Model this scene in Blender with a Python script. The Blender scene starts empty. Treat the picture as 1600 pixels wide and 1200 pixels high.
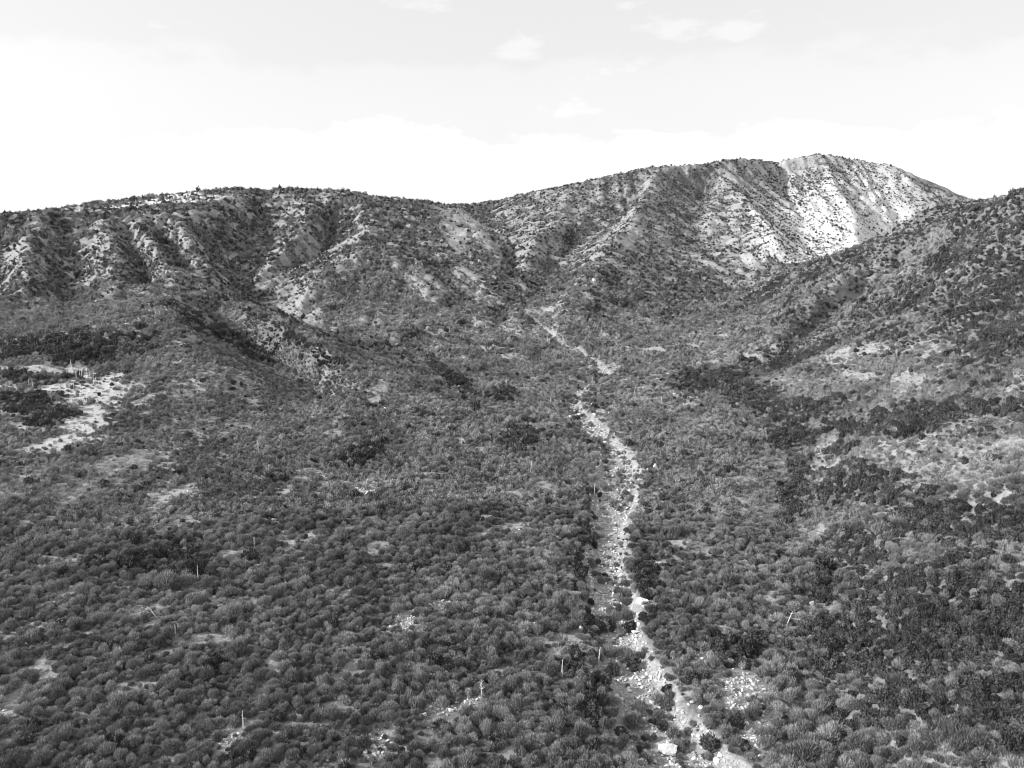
import bpy, math, random
import numpy as np
from mathutils import Vector

SC = bpy.context.scene
COL = SC.collection
R = math.radians

# ------------------------------------------------------------------ camera, sky, sun, exposure
CAM_Z, PITCH, FOC = 60.0, R(12.4), 1186.0          # FOC: focal length in units of a 1600 wide picture
cd = bpy.data.cameras.new('camera'); cam = bpy.data.objects.new('camera', cd); COL.objects.link(cam)
cam.location = (0, 0, CAM_Z); cam.rotation_euler = (R(90) - PITCH, 0, 0)
cd.sensor_width = 36; cd.lens = 36 * FOC / 1600; cd.clip_start = 0.5; cd.clip_end = 20000
SC.camera = cam

SUN_EL, SUN_AZ = R(30), R(-97)                     # azimuth from +Y, clockwise: sun at the left, a little behind
w = bpy.data.worlds.new('World'); SC.world = w; w.use_nodes = True
nt = w.node_tree; nt.nodes.clear(); N = nt.nodes.new; L = nt.links.new
sky = N('ShaderNodeTexSky'); sky.sky_type = 'NISHITA'; sky.sun_disc = False
sky.sun_elevation = SUN_EL; sky.sun_rotation = SUN_AZ; sky.dust_density = 3.0; sky.air_density = 1.0
bw = N('ShaderNodeRGBToBW'); L(sky.outputs[0], bw.inputs[0])
tc = N('ShaderNodeTexCoord')
mp = N('ShaderNodeMapping'); mp.inputs['Scale'].default_value = (1.0, 1.0, 2.6); L(tc.outputs['Generated'], mp.inputs[0])
cn = N('ShaderNodeTexNoise'); cn.inputs['Scale'].default_value = 4.2; cn.inputs['Detail'].default_value = 7; cn.inputs['Roughness'].default_value = .55
L(mp.outputs[0], cn.inputs[0])
cr = N('ShaderNodeMapRange'); cr.inputs[1].default_value = .585; cr.inputs[2].default_value = .63; cr.inputs[3].default_value = .86; cr.inputs[4].default_value = 1.0; L(cn.outputs[0], cr.inputs[0])   # thin veil with thicker cloud
mx = N('ShaderNodeMix'); mx.data_type = 'FLOAT'
L(cr.outputs[0], mx.inputs[0]); L(bw.outputs[0], mx.inputs[2])
cl = N('ShaderNodeMath'); cl.operation = 'MULTIPLY_ADD'; cl.inputs[1].default_value = .5; cl.inputs[2].default_value = 6.2   # white cloud
L(bw.outputs[0], cl.inputs[0]); L(cl.outputs[0], mx.inputs[3])
sx = N('ShaderNodeSeparateXYZ'); L(tc.outputs['Generated'], sx.inputs[0])
sn = N('ShaderNodeTexNoise'); sn.inputs['Scale'].default_value = 5; sn.inputs['Detail'].default_value = 9; sn.inputs['Roughness'].default_value = .62; L(mp.outputs[0], sn.inputs[0])
sw = N('ShaderNodeMath'); sw.operation = 'MULTIPLY_ADD'; sw.inputs[1].default_value = -.16; L(sn.outputs[0], sw.inputs[0]); L(sx.outputs[2], sw.inputs[2])
el = N('ShaderNodeValToRGB'); ramp_ = el.color_ramp                    # white at the skyline, pale grey bands above
for p_, v_ in ((.0, 1.16), (.012, 1.16), (.026, .925), (.095, .905), (.112, .86), (1., .84)):
    e_ = ramp_.elements.new(p_) if p_ not in (0., 1.) else ramp_.elements[0 if p_ == 0. else -1]; e_.color = (v_, v_, v_, 1)
L(sw.outputs[0], el.inputs[0]); mu = N('ShaderNodeMath'); mu.operation = 'MULTIPLY'; L(mx.outputs[0], mu.inputs[0]); L(el.outputs[0], mu.inputs[1])
bg = N('ShaderNodeBackground'); bg.inputs[1].default_value = 0.084
L(mu.outputs[0], bg.inputs[0])
wo = N('ShaderNodeOutputWorld'); L(bg.outputs[0], wo.inputs[0])

sd = bpy.data.lights.new('sun', 'SUN'); sd.energy = 3.0; sd.angle = R(1.5); sd.color = (1, 1, 1)
sun = bpy.data.objects.new('sun', sd); COL.objects.link(sun)
sv = Vector((math.sin(SUN_AZ) * math.cos(SUN_EL), math.cos(SUN_AZ) * math.cos(SUN_EL), math.sin(SUN_EL)))
sun.rotation_euler = (-sv).to_track_quat('-Z', 'Y').to_euler()

SC.view_settings.view_transform = 'Standard'; SC.view_settings.look = 'None'
SC.view_settings.gamma = 1; SC.view_settings.exposure = 0.80; SC.cycles.filter_width = 0.95

# ------------------------------------------------------------------ numeric helpers
RS = np.random.RandomState(7)
_lat = [RS.rand(256, 256) for _ in range(8)]
def vnoise(x, y, k=0):
    """smooth value noise, period 256 cells"""
    xi = np.floor(x).astype(int); yi = np.floor(y).astype(int); fx = x - xi; fy = y - yi
    fx = fx * fx * (3 - 2 * fx); fy = fy * fy * (3 - 2 * fy); g = _lat[k % 8]
    a = g[xi & 255, yi & 255]; b = g[(xi + 1) & 255, yi & 255]; c = g[xi & 255, (yi + 1) & 255]; d = g[(xi + 1) & 255, (yi + 1) & 255]
    return (a * (1 - fx) + b * fx) * (1 - fy) + (c * (1 - fx) + d * fx) * fy
def fbm(x, y, s, o=4, k=0, gain=.5):
    v = 0; a = 1; t = 0; x = x / s; y = y / s
    for i in range(o):
        v = v + a * vnoise(x + 17.3 * i, y - 9.1 * i, k + i); t += a; a *= gain; x = x * 2.03; y = y * 2.03
    return v / t
def sstep(a, b, x):
    t = np.clip((x - a) / (b - a), 0, 1); return t * t * (3 - 2 * t)

CP, SP = math.cos(PITCH), math.sin(PITCH)
def by_depth(u, v, Y):
    a = (u - 800) / FOC; b = (600 - v) / FOC; t = Y / (CP + b * SP)
    return (a * t, Y, CAM_Z + t * (-SP + b * CP))
def by_height(u, v, z):
    a = (u - 800) / FOC; b = (600 - v) / FOC; t = (z - CAM_Z) / (-SP + b * CP)
    return (a * t, t * (CP + b * SP), z)

# ------------------------------------------------------------------ survey of the land: crests and gullies (D: by distance, Z: by height)
D = [
 # far crest of the left mountain and the saddle
 [(-250,365,540),(0,342,560),(60,331,575),(130,318,590),(220,309,605),(320,300,620),(400,299,635),(440,294,640),(490,293,640),(550,297,640),(590,308,640),(631,318,645),(660,317,720),(700,321,820),(750,317,850),(772,314,850)],
 # crest of the right mountain
 [(772,314,850),(830,302,780),(900,287,740),(960,277,735),(1000,268,740),(1040,258,750),(1080,254,760),(1120,252,780),(1160,247,800),(1220,252,840),(1285,244,860),(1350,251,870),(1390,257,870),(1440,277,870),(1500,305,870),(1600,345,870),(1800,400,870)],
 # front crest of the left mountain
 [(-250,350,440),(0,342,480),(100,341,490),(165,349,500),(250,339,510),(320,322,530),(350,309,570),(380,303,610)],
 # valley of the main creek up to the saddle
 [(830,465,416),(805,432,470),(792,402,540),(772,360,640),(750,330,800)],
 # gully and crest left of the saddle valley
 [(631,324,620),(710,350,570),(762,365,540),(774,376,525),(800,410,470),(825,452,425)],
 # right mountain: spur, gully, spur
 [(900,287,740),(870,340,640),(845,365,575),(815,408,495)],
 [(1010,300,700),(940,355,640),(894,384,590),(860,425,500),(836,462,420)],
 [(1030,262,745),(1000,310,660),(984,346,585),(950,380,510),(924,425,430),(897,477,375),(871,520,345)],
 [(1100,300,740),(1080,345,640),(1110,390,580),(1160,440,500)],
 [(1110,256,775),(1150,295,720),(1195,340,640),(1215,390,560)],
 [(1215,268,840),(1240,310,770),(1262,350,700),(1262,405,620)],
 [(1285,246,858),(1300,280,800),(1330,320,740),(1340,370,660)],
 # side creek between the right mountain and the right hill
 [(925,545,322),(1000,520,341),(1060,500,380),(1110,478,420),(1170,455,470),(1240,412,545),(1340,395,640),(1420,370,760)],
 # left mountain: gullies and spurs round its bowl
 [(400,310,610),(415,345,575),(420,380,530),(400,420,475),(378,452,430),(440,490,390),(510,522,350),(580,535,335),(640,560,310),(700,592,270),(740,622,247)],
 [(521,345,575),(514,388,520),(440,430,465),(386,447,435)],
 [(490,293,640),(487,325,570),(470,360,510),(430,400,465),(396,438,440)],
 [(550,297,640),(580,340,530),(560,390,450),(500,430,415),(470,462,392)],
 [(590,308,640),(640,360,520),(660,420,430),(680,470,390)],
 [(312,335,520),(335,385,480),(376,450,432)],
 [(240,361,500),(275,400,465),(311,447,412)],
 [(195,352,500),(215,400,455),(232,458,395)],
 [(270,335,505),(290,375,440),(330,430,400),(352,452,393)],
 [(215,340,500),(240,385,425),(275,440,382),(290,455,375)],
 [(165,345,495),(185,400,415),(187,440,382),(185,465,365)],
 [(110,350,490),(105,420,432),(112,478,366)],
 [(60,340,480),(40,400,405),(35,470,352)],
 [(0,365,480),(-20,430,410),(-30,480,360)],
 # low foothill on the left with its spurs and gullies
 [(-200,500,320),(0,487,336),(112,478,343),(187,470,348),(262,460,352),(319,452,358),(356,455,365)],
 [(319,452,358),(262,482,288),(290,520,256),(340,570,227),(400,640,212)],
 [(320,482,335),(394,545,298),(476,600,262),(530,640,232)],
 [(356,455,365),(430,500,298),(480,530,267),(540,570,242),(600,597,234),(640,630,229)],
 # right hill: crest, spurs, gullies
 [(1900,230,250),(1680,268,280),(1600,290,290),(1500,330,330),(1400,370,365),(1340,388,385),(1300,402,395),(1230,425,410),(1180,447,415),(1130,476,405)],
 [(1700,300,470),(1590,303,480),(1540,306,490),(1480,316,500),(1430,335,500)],
 [(1340,388,385),(1310,440,338),(1270,480,315),(1200,530,296),(1150,570,285)],
 [(1440,385,360),(1365,450,346),(1280,510,314),(1230,550,294),(1180,590,270)],
 [(1750,290,230),(1600,335,250),(1540,370,258),(1480,430,262),(1430,480,258),(1370,520,253),(1300,550,252),(1230,575,253),(1180,600,254)],
 [(1700,400,240),(1600,430,234),(1590,470,226),(1500,530,224),(1400,575,225),(1300,610,227),(1240,650,216)],
 [(1800,480,152),(1600,560,165),(1500,620,165),(1400,680,157),(1325,728,152)],
 [(1800,700,105),(1600,700,125),(1600,850,98),(1600,1000,79),(1600,1200,62)],
 [(1450,900,98),(1450,1100,74)], [(1700,900,78)],
]
Zl = [
 [(1078,1200,-.6),(1025,1130,-.6),(985,1050,-.8),(955,950,-.8),(945,880,-.6),(950,800,-.5),(970,740,-.4),(945,680,-.2),(880,635,0),(900,600,.6),(950,575,2),(920,545,5),(870,520,8),(820,485,13),(830,465,16.5)],
 [(1100,560,3.6),(1180,610,2),(1225,680,.7),(1255,770,0),(1300,880,0),(1290,1000,0),(1310,1200,-.5)],
 [(560,535,10),(640,510,10),(700,490,13),(760,478,15)],
 [(1000,482,14)],[(1060,515,8)],
 [(1100,900,1)],[(1100,700,1.5)],[(1050,600,3)],[(1150,1080,1)],
 [(110,600,8)],[(-50,600,11)],[(0,700,5)],[(100,800,2.5)],[(0,900,2)],[(0,1200,2)],[(300,1200,.5)],[(300,900,1)],[(300,700,3)],
 [(600,700,.8)],[(700,800,.8)],[(600,1000,.5)],[(700,1200,.5)],[(750,560,4)],[(760,520,8)],
]
X0, X1, Y0, Y1 = -860.0, 860.0, -60.0, 1300.0
WORLD_PTS = [(x, 1290, 20) for x in range(-860, 861, 40)] + [(x, -50, -4) for x in range(-200, 201, 20)] + \
            [(-855, y, 20 + .07 * max(0, y - 200)) for y in range(0, 700, 20)] + [(855, y, 60) for y in range(100, 800, 20)] + \
            [(-250, 30, 6), (250, 30, 40), (0, 30, 0), (60, 30, 3), (-60, 30, 1)]
def densify(pts):
    out = []
    for p, q in zip(pts[:-1], pts[1:]):
        p = np.array(p); q = np.array(q); n = max(2, int(np.linalg.norm(q[:2] - p[:2]) / 1.5))
        for i in range(n): out.append(p + (q - p) * i / n)
    out.append(np.array(pts[-1])); return out
CTRL = []
for l in D: CTRL += densify([by_depth(*p) for p in l])
for l in Zl: CTRL += densify([by_height(*p) for p in l])
CTRL = np.array([tuple(c) for c in CTRL] + WORLD_PTS, float)

def solve():
    Z = None
    for s, it in ((32, 500), (16, 300), (8, 200), (4, 140)):
        nx = int((X1 - X0) / s) + 1; ny = int((Y1 - Y0) / s) + 1
        ci = np.clip(np.rint((CTRL[:, 0] - X0) / s).astype(int), 0, nx - 1); cj = np.clip(np.rint((CTRL[:, 1] - Y0) / s).astype(int), 0, ny - 1)
        sm = np.zeros((nx, ny)); ct = np.zeros((nx, ny)); np.add.at(sm, (ci, cj), CTRL[:, 2]); np.add.at(ct, (ci, cj), 1)
        m = ct > 0; val = np.where(m, sm / np.maximum(ct, 1), 0)
        if Z is None: Z = np.full((nx, ny), CTRL[:, 2].mean())
        else:
            gx = np.linspace(0, Z.shape[0] - 1, nx); gy = np.linspace(0, Z.shape[1] - 1, ny)
            i = np.minimum(gx.astype(int), Z.shape[0] - 2); j = np.minimum(gy.astype(int), Z.shape[1] - 2)
            fx = (gx - i)[:, None]; fy = (gy - j)[None, :]
            Z = (Z[np.ix_(i, j)] * (1 - fx) + Z[np.ix_(i + 1, j)] * fx) * (1 - fy) + (Z[np.ix_(i, j + 1)] * (1 - fx) + Z[np.ix_(i + 1, j + 1)] * fx) * fy
        for _ in range(it):
            Z = np.where(m, val, Z); P = np.pad(Z, 1, mode='edge')
            Z = .25 * (P[2:, 1:-1] + P[:-2, 1:-1] + P[1:-1, 2:] + P[1:-1, :-2])
        Z = np.where(m, val, Z)
    return Z, 4.0
HZ, HS = solve()
gx = X0 + HS * np.arange(HZ.shape[0]); gy = Y0 + HS * np.arange(HZ.shape[1])
GX, GY = np.meshgrid(gx, gy, indexing='ij')
def blur(Z, n=1):
    for _ in range(n):
        P = np.pad(Z, 1, mode='edge'); Z = .5 * Z + .125 * (P[2:, 1:-1] + P[:-2, 1:-1] + P[1:-1, 2:] + P[1:-1, :-2])
    return Z
HZ = blur(HZ, 1)
def erode(Z, steps=14, amp=5.0, size=44, k=.55, lim=8):
    """rain cuts gullies down the steep slopes (stream power on the 8 neighbour grid)"""
    nx, ny = Z.shape; far = sstep(240, 330, np.hypot(GX, GY))
    Z = Z + far * (fbm(GX, GY, size, 4, 2) - .5) * amp
    idx = np.arange(nx * ny).reshape(nx, ny)
    for _ in range(steps):
        P = np.pad(Z, 1, constant_values=1e9); PI_ = np.pad(idx, 1, constant_values=-1)
        best = np.zeros_like(Z); rec = idx.copy()
        for dx in (-1, 0, 1):
            for dy in (-1, 0, 1):
                if dx or dy:
                    dl = HS * math.hypot(dx, dy)
                    s = (Z - P[1 + dx:1 + dx + nx, 1 + dy:1 + dy + ny]) / dl
                    b = s > best; best = np.where(b, s, best); rec = np.where(b, PI_[1 + dx:1 + dx + nx, 1 + dy:1 + dy + ny], rec)
        order = np.argsort(-Z.ravel()).tolist(); A = [1.0] * (nx * ny); r = rec.ravel().tolist()
        for i in order:
            if r[i] != i: A[r[i]] += A[i]
        A = np.array(A).reshape(nx, ny)
        dz = .42 * np.minimum(np.sqrt(A), lim) * best
        Z = Z - far * np.minimum(dz, best * HS * .45) * k * sstep(1.5, 4, A)
        Z = Z * .96 + blur(Z, 1) * .04
    return Z
HZ = erode(HZ, 10, 8.0, 62, .40, 8)
def finer(Z):
    i = np.arange(Z.shape[0] * 2 - 1) / 2; j = np.arange(Z.shape[1] * 2 - 1) / 2; a = np.minimum(i.astype(int), Z.shape[0] - 2); b = np.minimum(j.astype(int), Z.shape[1] - 2)
    fx = (i - a)[:, None]; fy = (j - b)[None, :]
    return (Z[np.ix_(a, b)] * (1 - fx) + Z[np.ix_(a + 1, b)] * fx) * (1 - fy) + (Z[np.ix_(a, b + 1)] * (1 - fx) + Z[np.ix_(a + 1, b + 1)] * fx) * fy
HZ = finer(HZ); HS = 2.0
gx = X0 + HS * np.arange(HZ.shape[0]); gy = Y0 + HS * np.arange(HZ.shape[1]); GX, GY = np.meshgrid(gx, gy, indexing='ij')
HZ = erode(HZ, 7, 4.5, 20, .32, 7)
CURV = HZ - blur(HZ, 150)                                # above zero on crests, below zero in gullies
def curv(x, y):
    i = np.clip(((np.asarray(x) - X0) / HS), 0, HZ.shape[0] - 1).astype(int); j = np.clip(((np.asarray(y) - Y0) / HS), 0, HZ.shape[1] - 1).astype(int)
    return CURV[i, j]

def grid_h(x, y):
    a = np.clip((np.asarray(x, float) - X0) / HS, 0, HZ.shape[0] - 1.001); b = np.clip((np.asarray(y, float) - Y0) / HS, 0, HZ.shape[1] - 1.001)
    i = a.astype(int); j = b.astype(int); fx = a - i; fy = b - j
    return (HZ[i, j] * (1 - fx) + HZ[i + 1, j] * fx) * (1 - fy) + (HZ[i, j + 1] * (1 - fx) + HZ[i + 1, j + 1] * fx) * fy

# creek: centre line and half widths
CRK = [(1105,1235,3.0),(1052,1165,3.0),(1016,1110,2.6),(992,1058,2.3),(962,985,2.6),(955,930,2.8),(945,880,2.6),(950,820,2.6),(960,770,3.4),(968,728,3.2),(950,690,2.0),(912,655,2.6),(888,630,2.4),(908,605,2.2),(945,582,2.6),(930,560,1.6),(905,540,1.4),(870,522,1.4),(838,500,1.8),(815,482,2),(832,466,1.6)]
CRK2 = [(925,548,2.0),(975,528,2),(1010,518,2),(1060,500,1.6),(1112,477,2),(1150,462,1.4)]
def crk_world(c):
    out = []
    for u, v, wd in c:
        vz = np.interp(-v, [-1230, -700, -635, -600, -575, -545, -520, -485, -465], [-.6, -.3, 0, .6, 2, 5, 8, 13, 16.5])
        x, y, z = by_height(u, v, vz); out.append((x, y, wd * (1.35 if v > 640 else 1.1 if v > 560 else .65)))
    return np.array(out)
CW, CW2 = crk_world(CRK), crk_world(CRK2)
def line_dist(P, x, y):
    best = np.full(np.shape(x), 1e9); wid = np.ones(np.shape(x))
    for p, q in zip(P[:-1], P[1:]):
        d = q[:2] - p[:2]; t = np.clip(((x - p[0]) * d[0] + (y - p[1]) * d[1]) / (d @ d), 0, 1)
        e = np.hypot(x - p[0] - t * d[0], y - p[1] - t * d[1]); b = e < best
        best = np.where(b, e, best); wid = np.where(b, p[2] + t * (q[2] - p[2]), wid)
    return best, wid
def creek_q(x, y):
    """0 in the middle of a creek, 1 at its edge"""
    wob = 1 + .7 * (fbm(x, y, 7, 2, 4) - .5)
    d, wd = line_dist(CW, x, y); e, we = line_dist(CW2, x, y)
    return np.minimum(d / (wd * wob), e / (we * wob))

def height(x, y):
    x = np.asarray(x, float); y = np.asarray(y, float); r = np.hypot(x, y)
    z = grid_h(x, y)
    near = 1 - sstep(220, 340, r)
    z = z + near * ((fbm(x, y, 22, 3, 1) - .5) * 1.6) + (fbm(x, y, 5, 3, 3) - .5) * (.35 + 1.2 * (1 - near)) + (1 - near) * (fbm(x, y, 9, 3, 6) - .5) * 1.6
    z = z - 1.5 * (1 - sstep(.7, 1.35, creek_q(x, y))) * (r < 460)
    return z

def cast(u, v):
    """the point of the land met along a line of sight"""
    a = (u - 800) / FOC; b = (600 - v) / FOC
    d = np.array([a, CP + b * SP, -SP + b * CP]); t = np.arange(45, 1250, .4)
    x, y, z = d[0] * t, d[1] * t, CAM_Z + d[2] * t; h = grid_h(x, y) if len(CW) == 0 else height(x, y)
    k = np.argmax(z < h)
    return (x[k], y[k], h[k]) if (z < h).any() else (x[-1], y[-1], h[-1])

def gradient(x, y, e=3.0):
    return (height(x + e, y) - height(x - e, y)) / (2 * e), (height(x, y + e) - height(x, y - e)) / (2 * e)

CLEARV = [(125,607,70,20,8),(135,655,34,30,0),(100,690,50,9,20),(60,577,64,7,0),(118,577,36,12,0),(25,600,42,7,10),(66,613,40,6,8),(70,668,30,6,0)]
THICKV = [(440,540,80,50,-30),(520,590,50,20,-30),(1500,420,130,50,25),(1380,480,110,40,25),(1400,395,130,20,22),(1500,350,110,26,24),(1250,430,60,16,25),(1290,490,80,44,25),(1220,520,60,24,25),(1560,420,60,30,20),(1230,480,50,20,20)]
# ------------------------------------------------------------------ patches of bare earth, gravel, dark brush, pale grass, painted sunlight (centre, half sizes, tilt of the axis)
def patch(u, v, ru, rv, tilt=0):
    c = np.array(cast(u, v)[:2]); ct, st = math.cos(R(tilt)), math.sin(R(tilt))
    p = np.array(cast(u + ru * ct, v - ru * st)[:2]) - c; q = np.array(cast(u - ru * ct, v + ru * st)[:2]) - c
    A = (p - q) / 2
    p = np.array(cast(u + rv * st, v + rv * ct)[:2]) - c; q = np.array(cast(u - rv * st, v - rv * ct)[:2]) - c
    B = (p - q) / 2; lim = 140
    if np.linalg.norm(A) > lim: A *= lim / np.linalg.norm(A)
    if np.linalg.norm(B) > lim: B *= lim / np.linalg.norm(B)
    M = np.array([A, B]).T
    if abs(np.linalg.det(M)) < 1e-3: M = np.eye(2) * 5
    return (c, np.linalg.inv(M))
def inside(ps, x, y, soft=.45, wob=.7):
    n = wob * (fbm(x, y, 6, 3, 5) - .5) + wob * .8 * (fbm(x, y, 20, 2, 6) - .5); v = np.zeros(np.shape(x))
    for c, Mi in ps:
        a = Mi[0, 0] * (x - c[0]) + Mi[0, 1] * (y - c[1]); b = Mi[1, 0] * (x - c[0]) + Mi[1, 1] * (y - c[1])
        v = np.maximum(v, 1 - sstep(1 - soft, 1 + soft, np.hypot(a, b) * .86 + n))
    return v
CLEAR = [patch(*p) for p in CLEARV]
THICK = [patch(*p) for p in THICKV]
BARE = [patch(*p) for p in [
 (400,600,14,22,0),(385,590,20,10,0),(610,590,34,8,32),(598,602,16,7,20),(455,485,50,10,-30),(495,505,20,7,-25),(520,518,7,5,0),(672,450,24,12,-45),(640,440,30,7,-45),(615,536,9,9,0),
 (1415,700,36,9,10),(1295,712,26,16,30),(1310,690,34,8,0),(1340,548,60,8,10),(1300,560,16,8,0),(1325,440,34,16,15),(1555,572,13,6,0),
 (1210,940,12,16,0),(265,778,26,6,30),(240,715,55,6,15),(60,1046,26,7,15),(20,1100,10,40,-30),(190,1076,18,5,20),(240,977,24,5,25),(835,970,12,12,0),(810,825,22,7,0),
 (1120,800,12,6,0),(1270,830,24,16,0),(1240,795,16,10,0),(1480,555,40,7,5),(1420,590,30,8,0),(1350,590,40,6,0),(985,375,6,20,-35),(930,445,6,10,-20),(990,425,8,8,0),(700,345,60,10,-35),(730,350,50,9,-35),
 (850,760,12,8,0),(720,690,8,5,0),(800,560,18,6,0),(1060,850,16,6,0),(860,480,18,6,30),(785,515,12,4,0),(1180,560,14,8,0),(1020,545,16,4,0),(945,575,30,7,0)]]
STREAK = [patch(*p) for p in [
 (120,1000,120,4,30),(330,940,90,4,33),(430,870,80,4,33),(60,890,70,5,20),(560,820,70,4,30),(80,1060,90,4,30),(410,1070,14,40,-25),(260,880,60,3,30),(620,790,40,3,30),(500,960,60,3,35),(40,960,80,4,25),(180,720,80,4,15)]]
GRAVEL = [patch(*p) for p in [
 (571,763,18,11,20),(632,972,18,14,0),(610,985,14,6,30),(365,1162,24,13,20),(588,1168,22,16,0),(735,1098,26,10,30),(690,1108,24,8,0),(1170,1078,38,22,-20),(1188,1122,24,18,-20),(1092,1033,15,9,-20),(1172,1160,18,12,0),(1150,1100,20,14,-20),(1085,1150,8,26,35),(685,945,16,7,0),(1010,940,10,8,0),(300,765,12,6,20)]]
PAINTED_SUN = [patch(*p) for p in [(1300,376,135,46,12),(1240,396,80,28,0),(1385,358,80,34,20)]]  # sunlight through a cloud gap, painted as pale ground with thinner brush
MOTTLE = [patch(*p) for p in [(920,640,62,34,0),(925,590,60,16,0),(965,720,34,44,0),(1000,585,60,14,0),(800,520,70,14,0),(960,840,30,60,0),(380,590,30,22,0),(310,500,50,8,-20),(1050,620,60,20,0)]]
PAINTED_SUN2 = [patch(*p) for p in [(230,322,110,14,6),(170,330,60,12,0)]]  # sunlit slope behind the front crest, its brightness put into the ground colour
DARK = [patch(*p) for p in [
 (570,710,24,12,15),(812,682,24,16,0),(787,618,20,9,0),(690,580,34,7,-38),(720,605,30,6,-30),(1250,640,60,14,8),(1180,625,50,18,-10),(1400,660,90,14,6),(1560,640,60,14,0),(1360,770,90,14,0),(1240,780,20,30,0),(1330,860,60,30,0),(1440,960,170,70,0),(1225,690,22,22,0),(1250,740,18,34,0),(1292,900,16,60,0),(1300,1010,16,60,0),(1305,1130,16,60,0),(925,965,10,40,0),(906,870,12,40,0),(924,790,10,26,0),(988,1135,10,30,-35),(1050,1110,22,34,40),(1110,1165,16,24,40),(1010,905,12,30,0),(1000,960,12,30,0),
 (1460,1080,170,60,0),(1310,705,16,12,0),(1250,690,20,14,0),(1320,735,60,8,0),(1500,820,120,24,0),(1580,460,30,22,0),(1240,560,60,10,22),(1300,418,80,8,25),(1450,352,80,12,25),(1560,325,60,14,25),(1420,475,80,8,30),(1500,405,60,8,30),(1190,470,50,8,25),(1120,600,50,14,0),(890,380,12,14,-40),(60,545,140,14,4),(130,555,90,12,0),(480,540,60,5,-30),(430,515,80,5,-30),
 (330,520,90,5,-28),(1500,500,110,8,25),(930,1100,24,40,-40),(900,1040,20,30,-30),(1160,1010,40,26,0),(970,1060,12,40,-30),(40,630,50,16,0),(100,645,22,9,0),(60,595,60,6,0),(70,655,30,10,0),(250,880,60,20,0)]]
GRASS = [patch(*p) for p in [(1390,620,100,16,12),(1310,690,60,34,20),(1470,690,90,28,0),(1370,740,90,14,0),(1500,760,90,20,5),(1200,760,40,60,0),(1270,850,34,30,0),(1470,1150,80,40,0),(1560,1175,40,20,0),(100,760,110,24,10),(180,730,60,14,20),(1230,600,60,10,0),(1130,810,60,20,0)]]

def density(x, y):
    """share of the ground covered by brush"""
    r = np.hypot(x, y); gxx, gyy = gradient(x, y, 4.0); sl = np.hypot(gxx, gyy)
    lit = (-gxx * sv.x - gyy * sv.y)                                   # brush is thicker on the slopes turned from the sun
    far = sstep(250, 420, r)
    cv = curv(x, y)
    base = .97 - .10 * far
    mount = sstep(400, 470, r) * sstep(.06, .18, sl)
    base = base - mount * (.16 + .24 * np.clip(lit, -.35, .4)) - mount * .10 * sstep(520, 760, r)
    base = base - np.clip(cv, -1.2, 1.2) * (.07 + .03 * far) * sstep(160, 230, r)
    base = base + (fbm(x, y, 28, 3, 2) - .5) * (.5 + .3 * far) + (.42 + .5 * mount) * (fbm(x, y, 4.5, 3, 0) - .5)
    s = (x * .80 - y * .6); q = (x * .6 + y * .8)                       # long pale streaks run across the left slope
    strk = vnoise(q / 26, s / 4.5, 3) * .7 + vnoise(q / 14 + 5, s / 2.4, 6) * .3
    lft = sstep(20, -20, x + 5) * (1 - sstep(260, 330, r))
    base = base - lft * .55 * sstep(.60, .82, strk)
    base = base - sstep(185, 240, r) * (1 - mount) * (.10 + .9 * np.clip(fbm(x, y, 11, 3, 4) - .46, 0, 1))
    rm = sstep(-60, 30, x) * sstep(520, 620, r); base = base + .04 * rm + .12 * rm * sstep(-10, 60, height(x, y) - 40)
    base = base - .17 * mount
    clump = fbm(x, y, 3.6, 3, 0, .6) * .72 + fbm(x, y, 9, 2, 3) * .28
    hard = sstep(-.09, .09, base - 1.0 + .52 + (.5 - clump) * 2.6)
    wgt = sstep(150, 260, r) * .45 + mount * .5; base = base * (1 - wgt) + hard * wgt
    d = np.clip(base, .04 + .11 * mount, 1.0)
    d = np.maximum(d, .93 * inside(THICK, x, y, .6) * (r < 480)) if len(THICK) else d
    d = d * (1 - .97 * inside(CLEAR, x, y, .38, .95)) * (1 - .93 * inside(BARE, x, y)) * (1 - .97 * inside(GRAVEL, x, y, .3)) * (1 - .55 * inside(PAINTED_SUN, x, y, 1.0, .3) * (y > 540)) * (1 - .55 * inside(MOTTLE, x, y, .6)) * (1 - .75 * inside(PAINTED_SUN2, x, y, .6) * (r > 600))  # brush also thinned where sunlight is painted on the far slopes
    d = d * (1 - .75 * (r < 340) * sstep(.66, .74, fbm(x, y, 7, 3, 7))) * (1 - .6 * (r < 240) * sstep(.68, .76, fbm(x, y, 3.6, 2, 1)))
    d = d * (1 - .8 * inside(STREAK, x, y, .5, .9))
    cq = creek_q(x, y)
    d = d * np.where(r < 480, .04 + .6 * sstep(.55, .64, fbm(x, y, 3.2, 3, 1)) + .95 * sstep(.95, 1.9, cq), 1)
    dk = np.maximum(inside(DARK, x, y, .6, .9), (.22 + .2 * far) * sstep(.06, .22, -lit - np.clip(cv, -1, 1) * .05) * sstep(190, 240, r) * (1 - sstep(420, 520, r)) * (inside(CLEAR, x, y) < .1))  # extra oaks on flanks turned from the sun, partly painting their shade
    dk = np.maximum(dk, .42 * inside(THICK, x, y, .6) * (x > 90) * (r < 480) * sstep(.42, .56, fbm(x, y, 8, 3, 5)))
    d = np.maximum(d, dk * .85 * (cq > 1.25)); d = d * (1 - .5 * inside(GRASS, x, y, .5) * (1 - dk))
    return d, dk

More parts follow.
